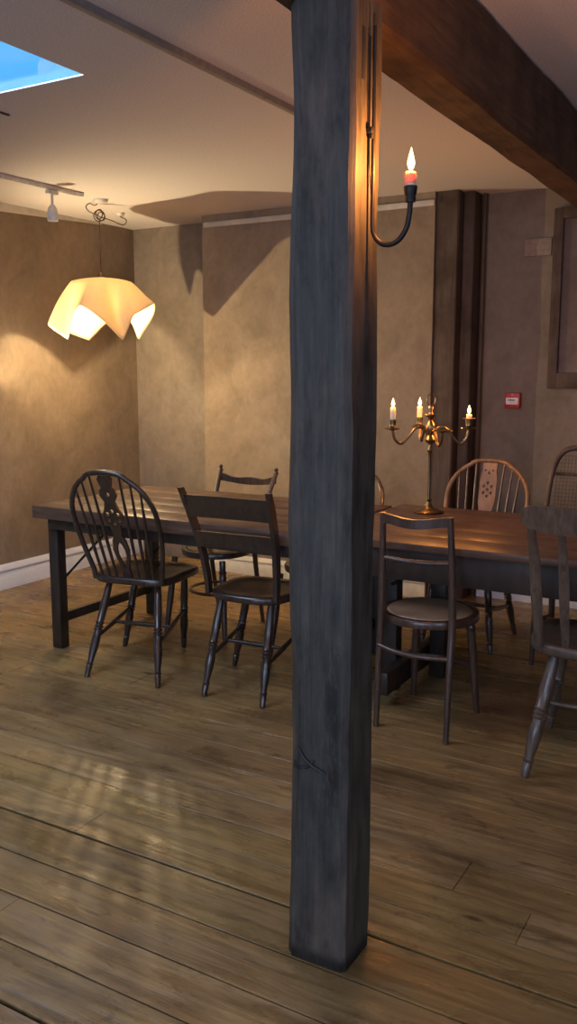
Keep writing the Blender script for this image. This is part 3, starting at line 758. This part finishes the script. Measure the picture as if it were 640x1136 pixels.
# bentwood chairs with round seats
def bentwood(label, loc, rz, mt, seat_mt, style, rs=.195, bt=.45, bw=(.155, .185), lean=.16, ring=True, feet=None, straight=False, name='bentwood_chair'):
    t = thing(name, label, 'chair', loc, rz); ZS = .46
    G().lathe((0, 0, ZS-.034), [(rs-.012, 0), (rs-.002, .003), (rs, .010), (rs, .026), (rs-.004, .033), (rs-.024, .034), (rs-.026, .030)], 40).done('seat_rim', mt, t)
    G().lathe((0, 0, ZS-.008), [(rs-.030, 0), (rs-.027, .004), (rs-.032, .009), (rs-.09, .008), (rs-.13, .006), (.002, .005)], 40).done('seat', seat_mt, t)
    yb = -rs+.035
    if feet is None: feet = [(-.17, -.22), (.17, -.22), (-.17, .17), (.17, .17)]
    if style == 'hoop':
        pts = []
        for k in range(33):
            a = math.pi*(1-k/32); v = bt*math.sin(a)**.62; q = v/bt
            wdt = bw[0]+(bw[1]-bw[0])*min(1, q*1.3)
            pts.append(Vector((wdt*(1 if math.cos(a) >= 0 else -1)*abs(math.cos(a))**.72, yb-lean*q**1.2, ZS-.02+v)))
        G().tube([Vector((feet[0][0], feet[0][1], 0))]+[Vector((-bw[0]*1.0, yb, ZS-.04))]+pts[1:-1]+[Vector((bw[0], yb, ZS-.04)), Vector((feet[1][0], feet[1][1], 0))], .0125, 10).done('back_hoop', mt, t)
        p2 = [Vector((p_.x*.68, p_.y*.98+.002, ZS-.02+(p_.z-ZS+.02)*.78)) for p_ in pts]
        G().tube(p2, .009, 10).done('inner_hoop', mt, t)
    else:
        for i, sg in enumerate((-1, 1)):
            top = Vector((sg*bw[1], yb-lean, ZS+bt)); f_ = feet[i]
            if straight: path = bez([(f_[0], f_[1], 0), ((f_[0]*.6+sg*bw[0]*.4), f_[1]*.6+yb*.4, .25), (sg*bw[0], yb-.004, ZS), (sg*(bw[0]*.5+bw[1]*.5), yb-lean*.45, ZS+bt*.55), top], 7)
            else: path = bez([(f_[0], f_[1], 0), (sg*bw[0], yb, ZS-.01), (sg*(bw[0]+bw[1])/2, yb-lean*.4, ZS+bt*.5), top], 7)
            nn = len(path)
            G().tube(path, [.0115+.0035*math.sin(math.pi*k/nn) for k in range(nn)], 12).done('back_post', mt, t)
            if style == 'finial':
                G().lathe((top.x, top.y, top.z-.004), [(.013, 0), (.015, .006), (.010, .010), (.008, .014), (.013, .020), (.013, .026), (.006, .033), (.001, .036)], 14).done('finial', mt, t)
        xh = bw[1]
        if style == 'finial':
            sh_ = lambda q, a, b_: (a-.020*(1-abs(q)**1.6), b_-.020*(1-abs(q)**1.6)+.006*math.cos(q*6))
            rail(ZS+bt-.060, ZS+bt-.022, xh, yb-lean+.006, .028, .014, mt, t, shape=sh_)
            rail(ZS+bt-.25, ZS+bt-.22, (bw[0]+bw[1])/2, yb-lean*.5, .02, .012, mt, t)
        else:
            sh_ = lambda q, a, b_: (a-.006*math.cos(q*math.pi), b_-.012*(1+math.cos(q*math.pi))/2)
            rail(ZS+bt-.044, ZS+bt-.002, xh-.004, yb-lean, .030, .016, mt, t, name='crest_rail', shape=sh_)
            zc = ZS+bt*.56; path = []; rad = []
            for k in range(41):
                q = -1+2*k/40; path.append((q*(bw[0]+bw[1])/2, yb-lean*.42-.022*(1-q*q), zc+.004*(q*q))); rad.append(.0085+.0016*abs(math.sin(k*.8)))
            G().tube(path, rad, 10).done('turned_rail', mt, t)
    for i in (2, 3):
        f_ = feet[i]; G().turned((f_[0]*.80, f_[1]*.80, ZS-.03), (f_[0], f_[1], 0), ROUNDLEG).done('leg', mt, t)
    if ring:
        G().tube([(.152*math.cos(a), .152*math.sin(a)-.01, .225) for a in [2*math.pi*k/40 for k in range(40)]], .0095, 8, closed=True, flat=.9).done('ring_stretcher', mt, t)
    return t
# C: far side with knob finials
bentwood('dark round-seated chair with knobbed posts on the far side of the long table', (-2.745, 3.93, 0), R(180), M['mid'], M['dark'], 'finial', rs=.19, bt=.385, bw=(.150, .188), lean=.17,
         feet=[(-.15, -.24), (.15, -.24), (-.20, .22), (.17, .24)])
# I: hoop bentwood, mostly behind the post
bentwood('bentwood chair with a rounded hoop back, mostly hidden behind the timber post', (-2.045, 3.86, 0), R(180), M['mid'], M['dark'], 'hoop', rs=.195, bt=.44, bw=(.15, .205), lean=.24,
         feet=[(-.17, -.26), (.17, -.26), (-.18, .24), (.17, .24)])
# G: near cafe chair with light round seat
LG = (-1.265, 3.315, 0); RG = R(3)
bentwood('dark cafe chair with a pale round cane seat just right of the post', LG, RG, M['mid'], M['leather'], 'yoke', rs=.20, bt=.415, bw=(.145, .134), lean=.030, ring=False, straight=True,
         feet=loc_feet(LG, RG, [(-1.407, 3.12), (-1.103, 3.095), (-1.41, 3.52), (-1.10, 3.457)]), name='cafe_chair')
t = [o for o in C.objects if o.name.startswith('cafe_chair')][0]
path = [(-.142, -.185, .335)]+[(.14*math.cos(a), -.13+.06*math.sin(a)-.01, .325) for a in [math.pi+math.pi*k/14 for k in range(15)]]+[(.142, -.185, .335)]
G().tube(bez([(-.15, -.18, .338), (-.08, -.20, .328), (0, -.205, .322), (.08, -.20, .322), (.15, -.185, .322)], 6), .010, 10).done('stretcher', M['mid'], t)
G().tube(bez([(-.13, .165, .20), (0, .19, .20), (.14, .145, .20)], 6), .009, 8).done('stretcher', M['mid'], t)

# F: far right, cane-panel back with rounded corners
t = thing('cane_back_chair', 'grey-brown chair with a tall round-cornered cane back, far right beyond the table', 'chair', (-.89, 4.36, 0), R(180)); ZS = .45
G().slab(superell(.22, .20, 3.2, 36), ZS-.04, ZS, .010).done('seat', M['grey'], t)
pts = []
for k in range(41):
    a = math.pi*(1-k/40); c_, s_ = math.cos(a), math.sin(a)
    pts.append(Vector((.235*(1 if c_ >= 0 else -1)*abs(c_)**.34, -.16-.16*(s_**.5), ZS+.02+.555*s_**.34)))
G().tube([Vector((-.225, -.15, ZS-.01))]+pts+[Vector((.225, -.15, ZS-.01))], .0145, 10).done('back_frame', M['grey'], t)
for z, y_ in ((.60, -.235), (.885, -.318)):
    G().bar((-.225, y_, z), (.225, y_, z), .022, .018).done('back_rail', M['grey'], t)
g_ = G()
for k in range(25):
    x = -.21+.42*k/24; g_.tube([(x, -.240, .61), (x, -.322, .985 if abs(x) < .19 else .95)], .0012, 5)
for k in range(20):
    z = .62+.36*k/19; y_ = -.240-.082*(z-.61)/.375; g_.tube([(-.215, y_, z), (.215, y_, z)], .0012, 5)
g_.done('cane_panel', M['grey'], t)
legs(t, [(-.17, -.15), (.17, -.15), (-.17, .15), (.17, .15)], [(-.18, -.2), (.18, -.2), (-.18, .17), (.18, .17)], ZS-.03, SLIM, M['grey'])

# H: near right lath-back chair
LH = (-.575, 3.235, 0); RH = R(4)
t = thing('lathback_chair', 'worn brown lath-back chair with a broad crest at the right edge, back to the room', 'chair', LH, RH); ZS = .47
G().slab(superell(.245, .205, 3.4, 40, 0, .05), ZS-.040, ZS, .010, .006).done('seat', M['worn'], t)
rail(.895, .985, .238, -.335, .045, .022, M['worn'], t, name='crest_rail', shape=lambda q, a, b_: (a+.032*abs(q)**7, b_-.022*abs(q)**14), tilt=.25, n_=56)
for i, (x0, x1) in enumerate(((-.188, -.205), (-.098, -.105), (0, 0), (.098, .105), (.188, .205))):
    rings = []
    for k in range(15):
        q = k/14; x = x0+(x1-x0)*q; bowx = (1-(x/.238)**2)
        y_ = -.165-.02*bowx-.16*q**1.15-.010*math.sin(2*math.pi*q)-.020*bowx*q+(.012 if q > .9 else 0)*0
        outer = i in (0, 4)
        w_ = (.013+.006*math.sin(math.pi*q)) if outer else (.011+.006*math.sin(math.pi*q)); th = .012 if outer else .006
        z = ZS-.012+.448*q
        rings.append([(x-w_, y_-th*.4, z), (x-w_*.5, y_-th, z), (x+w_*.5, y_-th, z), (x+w_, y_-th*.4, z), (x+w_, y_+th*.4, z), (x+w_*.5, y_+th, z), (x-w_*.5, y_+th, z), (x-w_, y_+th*.4, z)])
    G().loops(rings).done('back_post' if i in (0, 4) else 'lath', M['worn'], t)
BT = [(t_, r_*1.22) for t_, r_ in TURN]
legs(t, [(-.14, -.13), (.14, -.13), (-.145, .135), (.145, .135)],
     loc_feet(LH, RH, [(-.765, 2.968), (-.37, 2.99), (-.80, 3.45), (-.37, 3.46)]), ZS-.035, BT, M['worn'])

# ------------------------------------------------------------------ candelabra
CX, CY = -1.535, 3.97
cb = thing('candelabra', 'brass branched candelabra standing on the right table', 'candelabra', (CX, CY, .7455))
G().lathe((0, 0, 0), [(.070, 0), (.072, .004), (.066, .010), (.040, .016), (.024, .024), (.014, .040), (.010, .052), (.016, .060), (.009, .068)], 28).done('base', M['brass'], cb)
G().lathe((0, 0, .066), [(.008, 0), (.0065, .05), (.0065, .20), (.009, .22), (.014, .232), (.008, .245), (.007, .26)], 16).done('stem', M['brass'], cb)
G().lathe((0, 0, .325), [(.007, 0), (.020, .010), (.026, .022), (.020, .036), (.010, .048), (.017, .060), (.023, .078), (.018, .098), (.009, .115), (.014, .126), (.026, .136), (.028, .140), (.010, .143), (.008, .160), (.012, .170), (.010, .182), (.004, .190), (.001, .192)], 22).done('baluster', M['brass'], cb)
G().tube([(.020*math.cos(a)*math.cos(yw), .020*math.cos(a)*math.sin(yw), .535+.026*math.sin(a)) for a in [2*math.pi*k/20 for k in range(20)]], .003, 8, closed=True).done('finial', M['brass'], cb)
cam_r = Vector((math.cos(yw), math.sin(yw), 0)); cam_f = Vector((-math.sin(yw), math.cos(yw), 0))
arms = [(R(190), .185, .055, 'lit candle on the left arm of the candelabra'), (R(100), .165, .052, 'lit candle on the rear arm of the candelabra, near its stem'),
        (R(2), .182, .022, 'short lit candle stub on the right arm of the candelabra'), (R(-84), .20, 0, None)]
for a, Ra, hc, lab in arms:
    d = cam_r*math.cos(a)+cam_f*math.sin(a)
    path = bez([d*.012+Vector((0, 0, .375)), d*.045+Vector((0, 0, .405)), d*.075+Vector((0, 0, .400)), d*.105+Vector((0, 0, .365)), d*.140+Vector((0, 0, .330)) if Ra > .17 else d*.13+Vector((0, 0, .332)), d*(Ra-.012)+Vector((0, 0, .350)), d*Ra+Vector((0, 0, .395))], 6)
    am = G().tube(path, [.0075-.0017*math.sin(math.pi*k/len(path)) for k in range(len(path))], 10).done('arm', M['brass'], cb)
    e_ = d*Ra; pk = 1.0 if lab else 1.25
    G().lathe((e_.x, e_.y, .392), [(.005, 0), (.012, .003), (.034*pk, .007), (.038*pk, .011), (.037*pk, .0125), (.012, .009), (.008, .010)], 24).done('drip_pan', M['brass'], am)
    if lab:
        G().lathe((e_.x, e_.y, .400), [(.007, 0), (.010, .004), (.0155, .012), (.014, .020), (.0165, .034), (.0170, .044), (.0145, .0445), (.0135, .030), (.001, .030)], 20).done('candle_cup', M['brass'], am)
        if hc < .03: G().lathe((e_.x, e_.y, .444), [(.014, 0), (.030, .002), (.032, .004), (.014, .004)], 24).done('wax_pan', M['brass'], am)
        candle((CX+e_.x, CY+e_.y, .7455+.4305), hc+.014, .0125, lab, CANDLE_W, 'lit candles on the candelabra')
